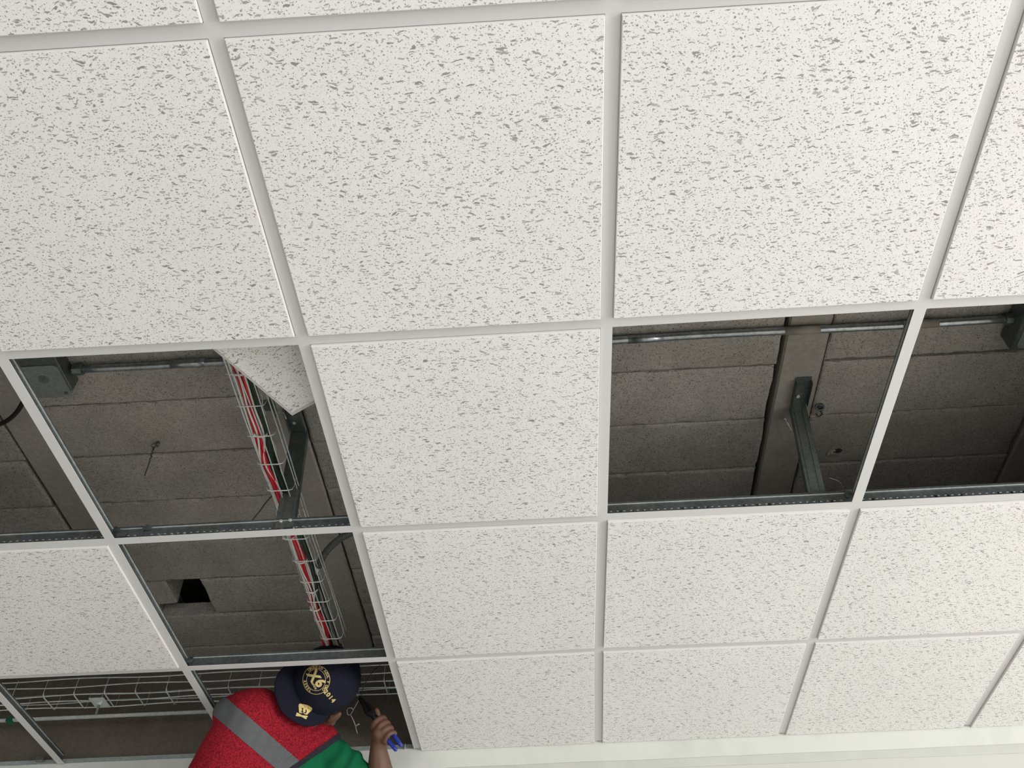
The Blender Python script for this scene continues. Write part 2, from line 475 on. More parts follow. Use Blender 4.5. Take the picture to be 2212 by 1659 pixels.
# ------------------------------------------------------------------ structural slab above: beams and hollow blocks
ZS = .40
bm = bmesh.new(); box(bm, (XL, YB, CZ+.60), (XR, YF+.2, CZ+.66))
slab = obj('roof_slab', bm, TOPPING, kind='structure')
beams = [(-2.60,-2.487),(-1.86,-1.747),(-1.14,-1.027),(-.414,-.300),(.303,.416),(1.005,1.118),(1.730,1.842),(2.472,2.585),(3.20,3.313),(3.92,4.033)]
for x0, x1 in beams:
    bm = bmesh.new()
    n = 34; rows = []
    for k in range(n+1):
        y = -.3 + (YF+.3)*k/n
        a = x0 + .0015*noise.noise(Vector((x0, y*7, 0))); b = x1 + .0015*noise.noise(Vector((x1, y*7, 3)))
        rows.append([bm.verts.new((a, y, CZ+.56)), bm.verts.new((a, y, CZ+ZS+.004)), bm.verts.new((a+.005, y, CZ+ZS-.002)), bm.verts.new((b-.005, y, CZ+ZS-.002)), bm.verts.new((b, y, CZ+ZS+.004)), bm.verts.new((b, y, CZ+.56))])
    for k in range(n):
        for q in range(5): bm.faces.new((rows[k][q], rows[k][q+1], rows[k+1][q+1], rows[k+1][q]))
    bmesh.ops.recalc_face_normals(bm, faces=bm.faces[:])
    for f in bm.faces: f.smooth = False
    obj('concrete_beam', bm, BEAM, parent=slab, origin=P3((x0+x1)/2, 1.0, ZS))
# joint offset of each bay (where a block joint falls), pitch of the blocks
def block(x0, x1, y0, y1, zb, seed, rounded=.004, jag=.0035, hgt=.15):
    """one hollow block: chipped lower arrises, built on a coarse grid"""
    n_in = 44
    us = [0, .004, .010] + [.018 + (x1-x0-.036)*k/n_in for k in range(n_in+1)] + [x1-x0-.010, x1-x0-.004, x1-x0]
    vs = [0, .004, .010] + [.02 + (y1-y0-.04)*k/5 for k in range(6)] + [y1-y0-.010, y1-y0-.004, y1-y0]
    nx_, ny_ = len(us)-1, len(vs)-1
    bm = bmesh.new(); g = {}
    for a in range(nx_+1):
        for b in range(ny_+1):
            x = x0 + us[a]; y = y0 + vs[b]
            ex = min(a, nx_-a); ey = min(b, ny_-b); e = min(ex, ey)
            z = zb + .0004*noise.noise(Vector((x*30, y*30, seed)))
            if e < 3:
                n1 = noise.noise(Vector((x*17, y*17, seed+4))); n2 = noise.noise(Vector((x*75, y*75, seed+9)))
                chip = max(0, n1*1.3+n2*.8-.1)
                z += ((rounded + chip*.010), (rounded*.25 + chip*.004), chip*.0012)[e]
                if e == 0:
                    d = jag*max(-.25, n1*.8+n2*.8) + .0008
                    if ex == 0: x += (1 if a == 0 else -1)*d
                    if ey == 0: y += (1 if b == 0 else -1)*d
            g[a, b] = bm.verts.new((x, y, CZ+z))
    for a in range(nx_):
        for b in range(ny_): bm.faces.new((g[a,b], g[a,b+1], g[a+1,b+1], g[a+1,b]))
    rim = [g[a,0] for a in range(nx_+1)] + [g[nx_,b] for b in range(1, ny_+1)] + [g[a,ny_] for a in range(nx_-1, -1, -1)] + [g[0,b] for b in range(ny_-1, 0, -1)]
    cx, cy = (x0+x1)/2, (y0+y1)/2
    up = [bm.verts.new((v.co.x, v.co.y, CZ+zb+hgt)) for v in rim]
    for k in range(len(rim)):
        bm.faces.new((rim[k], up[k], up[(k+1) % len(rim)], rim[(k+1) % len(rim)]))
    bm.faces.new(up)
    bmesh.ops.recalc_face_normals(bm, faces=bm.faces[:])
    return bm, (cx, cy, CZ+zb)
offs = {2: 1.13, 3: 1.335, 4: 1.320, 5: 1.112, 6: 1.316, 7: 1.22, 1: 1.2, 0: 1.1, 8: 1.15}
for bay in range(1, 8):
    x0, x1 = beams[bay][1], beams[bay+1][0]
    gl, gr = (.003, .009) if bay != 5 else (.004, .011)
    o0 = offs[bay]; p = .2065
    k0 = math.ceil((.25-o0)/p); y = o0 + (k0-1)*p; idx = 0
    while y < YF:
        ya, yb = y, min(y+p, YF+.02)
        if yb > YF-.03 and yb < YF: yb = YF
        zb = ZS + rnd.uniform(-.002, .003)
        xa, xb = x0+gl+rnd.uniform(-.001,.002), x1-gr+rnd.uniform(-.002,.001)
        if bay == 3 and abs((ya+yb)/2-2.06) < .06: xa = -.098
        if ya < YF-.02:
            bm, org = block(xa, xb, ya+.0016, yb-.0016, zb, bay*10+idx*3.7, rounded=.0085 if bay == 4 else .0035, jag=.0035, hgt=.055 if bay == 3 and 1.7 < ya < 2.4 else .15)
            obj('concrete_block', bm, BLOCK, parent=slab, origin=org)
        y += p; idx += 1
# broken remains of the block inside the hole
bm = bmesh.new()
box(bm, (-.298, 1.962, CZ+ZS+.012), (-.222, 2.105, CZ+ZS+.15)); bevel(bm, .006)
for v in bm.verts: v.co += Vector((noise.noise(v.co*20), noise.noise(v.co*23+Vector((5,0,0))), noise.noise(v.co*19)))*.008
obj('concrete_block', bm, BLOCK, parent=slab, origin=P3(-.28, 2.06, ZS))
# crater knocked into a block near the second beam
cr = onz(1808, 976, ZS-.002)
bm = bmesh.new()
bmesh.ops.create_icosphere(bm, subdivisions=4, radius=1, matrix=Matrix.Translation((cr.x-.004, cr.y+.006, CZ+ZS)) @ Matrix.Diagonal((.026, .017, .0032, 1)))
for v in bm.verts: v.co += Vector((noise.noise(v.co*90)*.006, noise.noise(v.co*80+Vector((3,1,7)))*.006, -abs(noise.noise(v.co*140))*.004))
obj('mortar_lump', bm, BLOCK, parent=slab, origin=Vector((cr.x, cr.y, CZ+ZS)), label='chipped crater of rough mortar')
bm = bmesh.new()
bmesh.ops.create_icosphere(bm, subdivisions=3, radius=1, matrix=Matrix.Translation((cr.x+.002, cr.y-.004, CZ+ZS-.002)) @ Matrix.Diagonal((.013, .008, .0050, 1)))
for v in bm.verts: v.co += Vector((noise.noise(v.co*150)*.005, noise.noise(v.co*130+Vector((3,1,7)))*.004, 0))
obj('drill_hole_shade', bm, mat_plain('hole_shade', (.035,.032,.028), .9), parent=slab, origin=Vector((cr.x, cr.y, CZ+ZS)))  # low dark lump for an uncut hole, its shade put into the colour

# ------------------------------------------------------------------ conduit along the slab and its boxes
root = empty('conduit_run', P3(.9, .98, .383), label='galvanised rigid conduit running straight under the concrete slab', cat='conduit')
bm = bmesh.new(); tube(bm, [P3(-.11+.06*k, .981+.002*math.sin(k*.4), .383) for k in range(41)], .0105, 14)
obj('pipe', bm, CONDUIT, parent=root, origin=P3(.9, .98, .383))
for xx in (.17, 1.36, 1.76, 2.06):
    bm = bmesh.new(); tube(bm, [P3(xx-.045, .981, .383), P3(xx+.045, .981, .383)], .0114, 14)
    obj('coupling', bm, mat_plain('dusty_cement_smear', (.26,.235,.20), .9, var=.2, scale=30) if xx in (1.76, 2.06) else CONDUIT, parent=root, origin=P3(xx, .981, .383))
for xx in (-.12, 2.285):
    bm = bmesh.new(); tube(bm, [P3(xx-.012, .981, .383), P3(xx+.012, .981, .383)], .016, 8, smooth=False)
    obj('lock_nut', bm, STUD, parent=root, origin=P3(xx, .981, .383))
bm = bmesh.new(); tube(bm, [P3(-1.3, .955, .383), P3(-.335, .955, .383)], .0105, 12)
obj('conduit_run', bm, CONDUIT, origin=P3(-.8, .955, .383), label='short stretch of conduit left of the square box, behind the white tee', cat='conduit')
def jbox(x0, x1, y0, y1, z0, lab, cover):
    c = P3((x0+x1)/2, (y0+y1)/2, z0)
    r = empty('junction_box', c, label=lab, cat='junction box', group=None)
    bm = bmesh.new(); box(bm, (x0, y0, CZ+z0+.002), (x1, y1, CZ+ZS-.001)); bevel(bm, .002)
    obj('body', bm, GALV, parent=r, origin=c)
    bm = bmesh.new()
    cx0, cx1, cy0, cy1 = cover
    n = 5; rr = .014; pts = []
    for (qx, qy, a0) in ((cx1-rr, cy1-rr, 0), (cx0+rr, cy1-rr, 90), (cx0+rr, cy0+rr, 180), (cx1-rr, cy0+rr, 270)):
        for k in range(n+1):
            a = math.radians(a0+90*k/n); pts.append((qx+rr*math.cos(a), qy+rr*math.sin(a)))
    lo = [bm.verts.new((x, y, CZ+z0-.0008)) for x, y in pts]; hi = [bm.verts.new((x, y, CZ+z0+.002)) for x, y in pts]
    bm.faces.new(lo[::-1]); bm.faces.new(hi)
    for k in range(len(pts)): bm.faces.new((lo[k], lo[(k+1) % len(pts)], hi[(k+1) % len(pts)], hi[k]))
    obj('cover_plate', bm, mat_galv('cover_zinc', (.17,.19,.19), (.27,.29,.29), .5, .35), parent=r, origin=c)
    bm = bmesh.new(); q = Vector(((cx0*.45+cx1*.55), (cy0+cy1)/2-.01, CZ+z0-.0008))
    tube(bm, [q, q-Vector((0,0,.0012))], .013, 20)
    obj('knockout', bm, STUD, parent=r, origin=c)
    bm = bmesh.new(); q = Vector((cx1-.012, cy1-.015, CZ+z0-.0008)); tube(bm, [q, q-Vector((0,0,.003))], .004, 10)
    obj('screw', bm, GALV, parent=r, origin=c)
    return r
jb = jbox(-.268, -.143, .90, 1.03, .350, 'square steel junction box with rounded cover plate at the end of the conduit', (-.262, -.148, .935, 1.045))
jbox(2.290, 2.42, .90, 1.05, .335, 'steel junction box at the right end of the slab conduit', (2.300, 2.412, .912, 1.04))
# dark leads around the left box
for q, pts in enumerate(([P3(-.30,.90,.39), P3(-.235,.875,.35), P3(-.17,.885,.33), P3(-.14,.91,.36)], [P3(-.28,.885,.385), P3(-.22,.86,.34), P3(-.15,.865,.36), P3(-.11,.89,.395)])):
    bm = bmesh.new(); tube(bm, spline(pts, 6), .005, 6)
    obj('lead', bm, BLACKC, parent=jb, origin=pts[0])
bm = bmesh.new(); tube(bm, spline([P3(-.205,.985,.385), P3(-.255,1.02,.36), P3(-.33,1.10,.35), P3(-.43,1.16,.37), P3(-.60,1.20,.392)], 6), .0065, 8)
obj('black_cable', bm, BLACKC, origin=P3(-.3,1.1,.36), label='thick black cable drooping under the slab left of the square box', cat='cable')
bm = bmesh.new(); tube(bm, spline([P3(.17,.86,.388), P3(.21,.885,.375), P3(.25,.90,.372), P3(.30,.93,.385)], 6), .002, 6)
obj('black_cable', bm, BLACKC, origin=P3(.22,.9,.37), label='thin dark wire looping under the slab above the conduit', cat='cable')

# ------------------------------------------------------------------ channel hangers from slab to main runner
def hanger(xb, xt, label, width=.041, yb=1.2145):
    r = empty('stud_hanger', P3(xb, 1.226, .03), label=label, cat='hanger', group=None)
    A = P3(xb, yb, .012); B = P3(xt, 1.262, ZS-.006)
    az = (B-A).normalized(); ax = Vector((1,0,0)); ax = (ax-az*ax.dot(az)).normalized(); ay = az.cross(ax)
    L = (B-A).length; t = .0009; h = width/2
    bm = bmesh.new()
    frame_box(bm, A, ax, ay, az, (-h, .0, 0), (h, t, L))                     # web, with folded flanges behind
    for s in (-1, 1):
        frame_box(bm, A, ax, ay, az, (min(s*h, s*(h-t)), 0, .03), (max(s*h, s*(h-t)), .020, L))
        frame_box(bm, A, ax, ay, az, (min(s*h, s*(h-.007)), .019, .03), (max(s*h, s*(h-.007)), .020, L))
    # stiffening ribs pressed into the web
    for s in (-.25, .25):
        frame_box(bm, A, ax, ay, az, (s*width-.0025, -.0012, .01), (s*width+.0025, 0, L-.01))
    obj('channel', bm, STUD, parent=r, origin=A)
    # top piece bent over and shot to the concrete
    bm = bmesh.new()
    C0 = P3(xt, 1.262, ZS-.0045)
    dy = Vector((0,-1,0)); dx = Vector((1,0,0)); dz = Vector((0,0,-1))
    frame_box(bm, C0, dx, dy, dz, (-h, -.004, 0), (h, .105, t))
    for s in (-1, 1):
        frame_box(bm, C0, dx, dy, dz, (min(s*h, s*(h-t)), .006, 0), (max(s*h, s*(h-t)), .095, .018))
    obj('top_flange', bm, STUD, parent=r, origin=C0)
    bm = bmesh.new(); q = C0 + dy*.035 + dz*.001 - dx*.006; tube(bm, [q, q+dz*.004], .005, 8)
    obj('anchor_nail', bm, GALVB, parent=r, origin=C0)
    bm = bmesh.new()
    for s in (-.010, .013):
        q = A + ax*s + az*.022 - ay*.0005; tube(bm, [q, q-ay*.004], .0042, 8)
    obj('screw', bm, GALVB, parent=r, origin=A)
    return r
hanger(1.748, 1.799, 'dark galvanised channel hanger dropping from the narrow concrete beam to the slotted runner', .043, 1.2255)
hanger(.433, .398, 'dark galvanised channel hanger beside the red cables, below the loose tile', .047)

# tie wires and anchors
def tie_wire(pts, rad, label, mat=TIEWIRE, n=6):
    bm = bmesh.new(); tube(bm, spline(pts, n), rad, 5)
    return obj('tie_wire', bm, mat, origin=pts[0], label=label, cat='wire')
def anchor(px, py, label, tail=None, s=1.0):
    c = onz(px, py, ZS-.004); c.z = CZ+ZS-.006
    r = empty('eye_anchor', c, label=label, cat='anchor')
    bm = bmesh.new()
    tube(bm, [c+Vector((0,0,.006)), c-Vector((0,0,.008))], .0055*s, 8)
    obj('stud', bm, GALV, parent=r, origin=c)
    bm = bmesh.new()
    ring = [c+Vector((.0075*s*math.cos(a*PI/8)-.006, -.005+.003*s*math.sin(a*PI/8), -.010-.0045*s*math.sin(a*PI/8))) for a in range(17)]
    tube(bm, ring, .0017*s, 6, cap=False)
    obj('eye', bm, GALV, parent=r, origin=c)
    if tail:
        bm = bmesh.new(); t = [c-Vector((.008,0,.01))]
        for k, (tx, ty, tz) in enumerate(tail): q = onz(tx, ty, tz); t.append(q)
        pts = spline(t, 10); pts = [p + Vector((.0022*math.sin(k*1.7), .0022*math.cos(k*1.7), 0)) if k < len(pts)*.55 else p for k, p in enumerate(pts)]
        tube(bm, pts, .0016, 5)
        obj('wire_tail', bm, TIEWIRE, parent=r, origin=c)
anchor(341, 958, 'small ring anchor in the slab with a twisted wire hanging from it', [(330, 975, .37), (322, 1000, .33), (312, 1028, .31)])
anchor(1772, 876, 'small ring anchor with a short loop of wire in the chipped joint', [(1776, 893, .385), (1769, 900, .38), (1762, 893, .385)], 1.5)
bm = bmesh.new(); q = onz(1698, 908, .385); tube(bm, [q, onz(1709, 930, .37)], .0022, 6); tube(bm, [onz(1693, 903, .39), q], .004, 8)
obj('anchor_nail', bm, GALVB, origin=q, label='bright pin driven into the narrow beam left of the channel hanger', cat='anchor')
tie_wire([onz(604, 1052, .18), onz(575, 1085, .15), onz(562, 1103, .14), onz(535, 1135, .10), onz(515, 1152, .045)], .0019, 'thin dark wire slanting down from the basket tray to the runner')
tie_wire([onz(1790, 1032, .10), onz(1812, 1040, .10), onz(1822, 1056, .08), onz(1816, 1063, .06), onz(1828, 1062, .04), onz(1840, 1074, .03)], .0009, 'thin curled wire beside the foot of the channel hanger', GALV)
q = P3(1.822, 1.2135, .018)
bm = bmesh.new(); box(bm, (q.x-.010, q.y-.004, q.z), (q.x+.012, q.y, q.z+.024)); bevel(bm, .002)
obj('tee_clip', bm, GALV, parent=ceiling, origin=q)

# ------------------------------------------------------------------ wire basket trays
def wiggle(a, b, n, amp, ph):
    out = []
    for k in range(n+1):
        t = k/n; p = a.lerp(b, t)
        out.append(p + Vector((0, 0, amp*math.sin(t*n*.63+ph))) + Vector((amp*.6*math.sin(t*n*.41+ph*2), amp*.6*math.sin(t*n*.5+ph), 0)))
    return out
def tray(label, start, along_, across, length, width, height, hook0, pitch, r_w=.0021):
    """open U basket: long wires welded on bent cross wires"""
    r = empty('wire_basket_tray', start, label=label, cat='cable tray')
    up = Vector((0,0,1)); n = int(length/.05)
    spots = [(.012, 0), (width*.5, 0), (width-.012, 0), (0, .028), (width, .028), (0, height), (width, height)]
    for k, (w_, h_) in enumerate(spots):
        bm = bmesh.new()
        a = start + across*w_ + up*(h_+(.003 if h_ == 0 else 0)); b = a + along_*length
        tube(bm, wiggle(a, b, n, .0024, k*1.3), r_w, 5)
        obj('long_wire', bm, WIRE, parent=r, origin=a)
    s = hook0
    while s < length:
        o = start + along_*s
        bm = bmesh.new()
        pts = [o+up*(height+.004), o+up*.012, o+across*.004+up*.003, o+across*.014, o+across*(width-.014), o+across*(width-.004)+up*.003, o+across*width+up*.012, o+across*width+up*(height+.004)]
        pts = [p + Vector((.0006*rnd.uniform(-1,1), .0006*rnd.uniform(-1,1), 0)) for p in pts]
        rr = [r_w*.45, r_w*.45, r_w, r_w, r_w, r_w*.8, r_w*.45, r_w*.45]  # upright sides thinned to look dim, shade put into the wire shape
        tube(bm, pts, r_w*.95, 5, radii=rr)
        obj('cross_wire', bm, WIRE, parent=r, origin=o)
        s += pitch
    return r
trayA = tray('wire basket tray carrying red and white cables away past the loose tile', P3(.376, .45, .122), Vector((-.008,1,0)).normalized(), Vector((1,0,0)), 1.49, .070, .045, .05, .1003, .0017)
trayB = tray('empty wire basket tray along the far wall behind the worker', P3(-1.62, 2.187, .132), Vector((1,0,0)), Vector((0,1,0)), 3.9, .105, .055, .048, .1045, .0022)
# right hand side wires of tray A climb, as a second small basket above it
bm = bmesh.new()
def offpix(L, z): return [onz(x, y, z) for x, y in L]
r2 = empty('wire_basket_tray', P3(.47, 1.2, .19), label='narrow basket section with two wavy wires right of the red cables', cat='cable tray')
for k, L in enumerate(([(545,825),(562,880),(571,935),(583,968),(596,1015),(606,1040)], [(563,850),(571,890),(575,920),(592,960),(604,1000),(611,1030)],
                       [(630,1085),(637,1105),(641,1123),(652,1150),(665,1190),(680,1240),(695,1290),(712,1350),(730,1396)],
                       [(635,1070),(642,1095),(654,1122),(665,1150),(676,1185),(690,1235),(708,1290),(722,1345),(741,1396)])):
    bm = bmesh.new(); pts = spline(offpix(L, .20), 6)
    pts = [p + Vector((.0015*math.sin(q*1.1), 0, .001*math.cos(q))) for q, p in enumerate(pts)]
    tube(bm, pts, .0016, 5); obj('long_wire', bm, WIRE, parent=r2, origin=pts[0])
for y in (.80, 1.0):
    bm = bmesh.new(); a = P3(.459+(.0), y, .177); tube(bm, [a, P3(.45, y, .198), P3(.436, y, .20)], .0016, 5); obj('cross_wire', bm, WIRE, parent=r2, origin=a)
# steel bracket plate holding the tray, under the loose tile
a = onz(566, 872, .21)
bm = bmesh.new(); frame_box(bm, a, Vector((1,0,0)), Vector((0,1,0)), Vector((0,0,1)), (-.018, -.012, 0), (.022, .026, .0012)); frame_box(bm, a, Vector((1,0,0)), Vector((0,1,0)), Vector((0,0,1)), (.021, -.012, 0), (.022, .05, .025))
obj('bracket', bm, STUD, parent=r2, origin=a)
# threaded rod hanger with square plate on the far tray
rd = empty('rod_hanger', P3(-.457, 2.245, .13), label='threaded rod with a square plate holding the far basket tray', cat='hanger')
bm = bmesh.new(); tube(bm, [P3(-.457, 2.245, .088), P3(-.457, 2.245, ZS)], .0042, 8); obj('rod', bm, STUD, parent=rd, origin=P3(-.457, 2.245, .13))
bm = bmesh.new(); box(bm, (-.482, 2.208, CZ+.1265), (-.430, 2.275, CZ+.1285)); bevel(bm, .0004); obj('plate', bm, GALVB, parent=rd, origin=P3(-.457, 2.245, .128))
bm = bmesh.new(); tube(bm, [P3(-.457, 2.245, .119), P3(-.457, 2.245, .1264)], .0085, 6, smooth=False); obj('nut', bm, GALVB, parent=rd, origin=P3(-.457, 2.245, .12))
# support rail under the far edge of that tray
a, b = P3(-1.62, 2.318, .119), P3(.30, 2.318, .119)
bm = bmesh.new(); box(bm, (a.x, 2.308, CZ+.113), (b.x, 2.322, CZ+.121)); bevel(bm, .0015)
obj('support_rail', bm, mat_galv('dull_zinc', (.36,.38,.37), (.60,.62,.61), .6, .1), origin=P3(-.6, 2.31, .118), label='dull galvanised angle rail running below the far basket tray', cat='rail')
bm = bmesh.new(); q = onz(14, 1552, .112); box(bm, (q.x-.011, 2.3065, CZ+.1105), (q.x+.012, 2.332, CZ+.1255))
obj('tape_wrap', bm, mat_plain('green_tape', (.01,.10,.06), .4), origin=P3(q.x, 2.31, .118), label='small wrap of green tape around the angle rail at the picture edge', cat='tape')

# ------------------------------------------------------------------ cables in the tray
path = [(500,770),(520,820),(537,880),(556,941),(571,1000),(592,1050),(612,1105),(630,1160),(644,1195),(655,1230),(668,1275),(679,1318),(694,1352),(702,1388),(704,1398)]
ctr = [onz(x, y, .136) for x, y in path]
# spread of each cable: sideways offset in mm at each control point
cables = [
 ('power_cable', 'thick red cable, leftmost of the bundle in the basket tray', RED, .0052, [-3,-3,-2,-3,-2,-1,-1,0,1,-3,-4,-3,-2,-4,-4], 0),
 ('power_cable', 'thick red cable lying in the middle of the bundle in the basket tray', RED, .0050, [2,3,2,3,3,3,2,3,5,3,2,3,6,7,5], .003),
 ('power_cable', 'red cable bulging out at the right side of the bundle', RED, .0035, [6,6,4,5,5,6,5,6,9,9,3,8,12,9,8], -.003),
 ('data_cable', 'white cable running between the two red cables', WHITEC, .0026, [-1,0,-1,1,-6,-7,-4,-3,-5,-3,5,5,3,3,2], -.006),
 ('data_cable', 'white cable weaving along the right side of the bundle', WHITEC, .0024, [9,9,10,12,1,8,12,9,8,12,11,-1,-3,8,6], -.004),
 ('data_cable', 'dark green cable beside the white one in the tray', GREENC, .0032, [12,13,14,15,8,10,12,13,12,7,8,4,2,3,4], 0),
 ('power_cable', 'thick dark green cable at the right side of the basket tray', GREENC, .0062, [17,17,18,19,15,16,17,18,18,18,15,13,12,12,12], .002),
 ('data_cable', 'thin white cable crossing over the bundle near the cap', WHITEC, .0020, [-8,-8,-7,-7,-5,-5,-6,-6,-7,-6,0,-2,-5,5,3], -.008),
]
for nm, lab, mt, rr, off, dz in cables:
    pts = [c + Vector((o_*.00135, 0, dz+.004)) for c, o_ in zip(ctr, off)]
    bm = bmesh.new(); tube(bm, spline(pts, 6), rr, 8)
    obj(nm, bm, mt, origin=pts[0], label=lab, cat='cable', group=None)
for k, (px, py) in enumerate(((516,808),(562,941),(623,1163),(650,1214),(673,1278),(681,1317))):
    c = onz(px, py, .130)
    bm = bmesh.new()
    ring = [c+Vector((.0155*math.cos(a*PI/8), .002*math.cos(a*PI/8), .009+.0135*math.sin(a*PI/8))) for a in range(17)]
    tube(bm, ring, .0023, 5, cap=False); tube(bm, [c+Vector((-.005,0,-.005)), c+Vector((-.012,-.012,-.009))], .0014, 4)
    spot = ('just below the loose tile', 'at mid opening, above the slanting wire', 'just past the white runner', 'next to the flexible conduit clamp', 'nearer the worker', 'last before the black cap')[k]
    obj('cable_tie', bm, WHITEC, origin=c, label='white tie around the red cable bundle, '+spot, cat='cable tie')

# flexible conduit with its clamp
r = empty('flexible_conduit', onz(700, 1205, .22), label='grey flexible conduit curving from a clamp into the void to the right', cat='conduit')
pts = spline([onz(683,1236,.20), onz(693,1212,.21), onz(706,1190,.22), onz(726,1170,.23), onz(748,1156,.24), onz(785,1138,.25), onz(840,1120,.26)], 14)
bm = bmesh.new(); tube(bm, pts, .01, 10, radii=[.0098+.0009*(k % 2) for k in range(len(pts))], smooth=False)
obj('hose', bm, FLEX, parent=r, origin=pts[0])
c = onz(681, 1236, .198)
bm = bmesh.new(); tube(bm, [c+Vector((-.020,.0,0)), c+Vector((.016,.004,.002))], .0075, 8); tube(bm, [c+Vector((.0,.0,0)), c+Vector((.012,-.02,.006))], .012, 10)
obj('connector', bm, GALVB, parent=r, origin=c)
bm = bmesh.new(); tube(bm, [c+Vector((-.004,.004,-.006)), c+Vector((-.007,.016,-.010))], .0042, 6); obj('screw', bm, GALVB, parent=r, origin=c)

# small junction piece at the foot of the left picture edge
q = onz(82, 1640, .012)
bm = bmesh.new(); frame_box(bm, Vector((q.x, 2.398, CZ+.008)), Vector((1,0,0)), Vector((0,1,0)), Vector((0,0,1)), (-.012, -.004, 0), (.016, .006, .016)); bevel(bm, .002)
obj('tee_clip', bm, STUD, parent=ceiling, origin=Vector((q.x, 2.4, CZ)))
bm = bmesh.new(); q = onz(877, 1615, .012); frame_box(bm, Vector((q.x, 2.405, CZ)), Vector((1,0,0)), Vector((0,1,0)), Vector((0,0,1)), (-.0012, -.004, 0), (.0012, .006, .016))
obj('tee_clip', bm, GALVB, parent=ceiling, origin=Vector((q.x, 2.4, CZ)))

# ------------------------------------------------------------------ the worker
SKIN = mat_plain('brown_skin', (.115,.055,.032), .6, var=.12, scale=30, bump=.15, bscale=220)
VEST = mat_fabric('red_mesh_vest', (.225,.009,.018), .55, 240)
BAND = mat_fabric('grey_reflective_band', (.085,.088,.092), .12, 500, .5)
SHIRT = mat_fabric('green_shirt', (.004,.105,.042), .18, 500)
BIND = mat_fabric('black_binding', (.022,.020,.028), .2, 500)
DENIM = mat_fabric('blue_denim', (.035,.05,.09), .25, 400)
BOOT = mat_plain('brown_boot', (.07,.045,.03), .6)
CAPM = mat_fabric('navy_cap_cloth', (.009,.010,.019), .2, 600)
GOLD = mat_plain('gold_print', (.56,.43,.17), .45, var=.12, scale=60)
HAIR = mat_plain('black_hair', (.01,.008,.007), .6)

def ico(bm, c, r, sub=2, sc=None, rotm=None):
    mt = Matrix.Translation(c)
    if rotm: mt = mt @ rotm.to_4x4()
    if sc: mt = mt @ Matrix.Diagonal((*sc, 1))
    bmesh.ops.create_icosphere(bm, subdivisions=sub, radius=r, matrix=mt)
def caps(bm, a, b, ra, rb, sub=2):
    d = (b-a).length; n = max(2, int(d/(min(ra, rb)*.28)))
    for k in range(n+1):
        t = k/n; ico(bm, a.lerp(b, t), ra+(rb-ra)*t, sub)
def remesh(bm, voxel, smooth_it=6, fac=.5):
    me = bpy.data.meshes.new('tmp'); bm.to_mesh(me); bm.free()
    o = bpy.data.objects.new('tmp', me); COL.objects.link(o)
    m = o.modifiers.new('r', 'REMESH'); m.mode = 'VOXEL'; m.voxel_size = voxel
    s = o.modifiers.new('s', 'SMOOTH'); s.iterations = smooth_it; s.factor = fac
    dg = bpy.context.evaluated_depsgraph_get(); ev = o.evaluated_get(dg)
    out = bmesh.new(); out.from_mesh(ev.to_mesh()); ev.to_mesh_clear()
    bpy.data.objects.remove(o); bpy.data.meshes.remove(me)
    return out

person = empty('person', W(470, 1900, 2.62), label='worker in red vest and green shirt, capped head up through the grid', cat='person')
NECK, HEAD = W(652, 1566, 2.77), W(706, 1468, 2.765)
SHL, SHR = W(535, 1550, 2.66), W(692, 1616, 2.78)
HIPL, HIPR = W(395, 1850, 2.48), W(520, 1905, 2.52)
ELR, WRR = W(815, 1765, 2.76), W(817, 1620, 2.775)
ELL, WRL = W(560, 1700, 2.82), W(655, 1610, 2.88)
PEL = (HIPL+HIPR)/2
KNL = PEL + Vector((-.09, .02, -.44)); KNR = PEL + Vector((.10, .02, -.44))
ANL = KNL + Vector((-.02, -.03, -.41)); ANR = KNR + Vector((.02, -.03, -.41))
PLAT = ANL.z - .095
# cap frame: g = image direction of the crown's top, al = how far the top leans towards the viewer
al = math.radians(50)
g = (right*.82 - down*.57).normalized(); nv = -(HEAD-CAM).normalized()
g = (g - nv*g.dot(nv)).normalized()
cu = (g*math.cos(al) + nv*math.sin(al)).normalized()
cf = (-g*math.sin(al) + nv*math.cos(al)).normalized()
cs = cu.cross(cf)
HR = Matrix((cs, cf, cu)).transposed()       # local x side, y back of head (brim side), z crown
def HL(x, y, z): return HEAD + cs*x + cf*y + cu*z

b = bmesh.new()
# head, face (turned away), neck
ico(b, HL(0, -.002, .010), .088, 3, (.88, 1.08, 1.0), HR)
ico(b, HL(0, -.030, -.060), .064, 3, (.9, .95, 1.05), HR)          # jaw
ico(b, HL(0, -.070, -.098), .022, 2, (1.1, .9, .8), HR)            # chin
caps(b, HL(0, -.098, -.018), HL(0, -.112, -.046), .010, .014)       # nose
for s in (-1, 1):
    ico(b, HL(s*.032, -.088, -.012), .013, 2)                       # eyes
    ico(b, HL(s*.045, -.070, -.040), .024, 2)                       # cheeks
    ico(b, HL(s*.081, .010, -.040), .030, 3, (.30, .62, 1.05), HR)  # ears
    caps(b, HL(s*.086, .026, -.024), HL(s*.090, .022, -.052), .006, .007)
caps(b, HL(-.018, -.083, -.070), HL(.018, -.083, -.070), .008, .008)  # lips
caps(b, NECK, HL(0, .012, -.045), .056, .052)
caps(b, W(672, 1578, 2.80), W(712, 1556, 2.82), .030, .022)
ico(b, W(716, 1552, 2.785), .038, 3, (1.0, .42, .35), Matrix(((right*.84-down*.54).normalized(), (right*.54+down*.84).normalized(), fwd)).transposed())
ico(b, W(721, 1549, 2.770), .030, 3, (1.0, .36, .40), Matrix(((right*.84-down*.54).normalized(), (right*.54+down*.84).normalized(), fwd)).transposed())
# trunk inside the clothes
caps(b, SHL+fwd*.01, SHR+fwd*.01, .055, .05); caps(b, (SHL+SHR)/2+fwd*.01, PEL, .060, .080); caps(b, HIPL, HIPR, .085, .085)
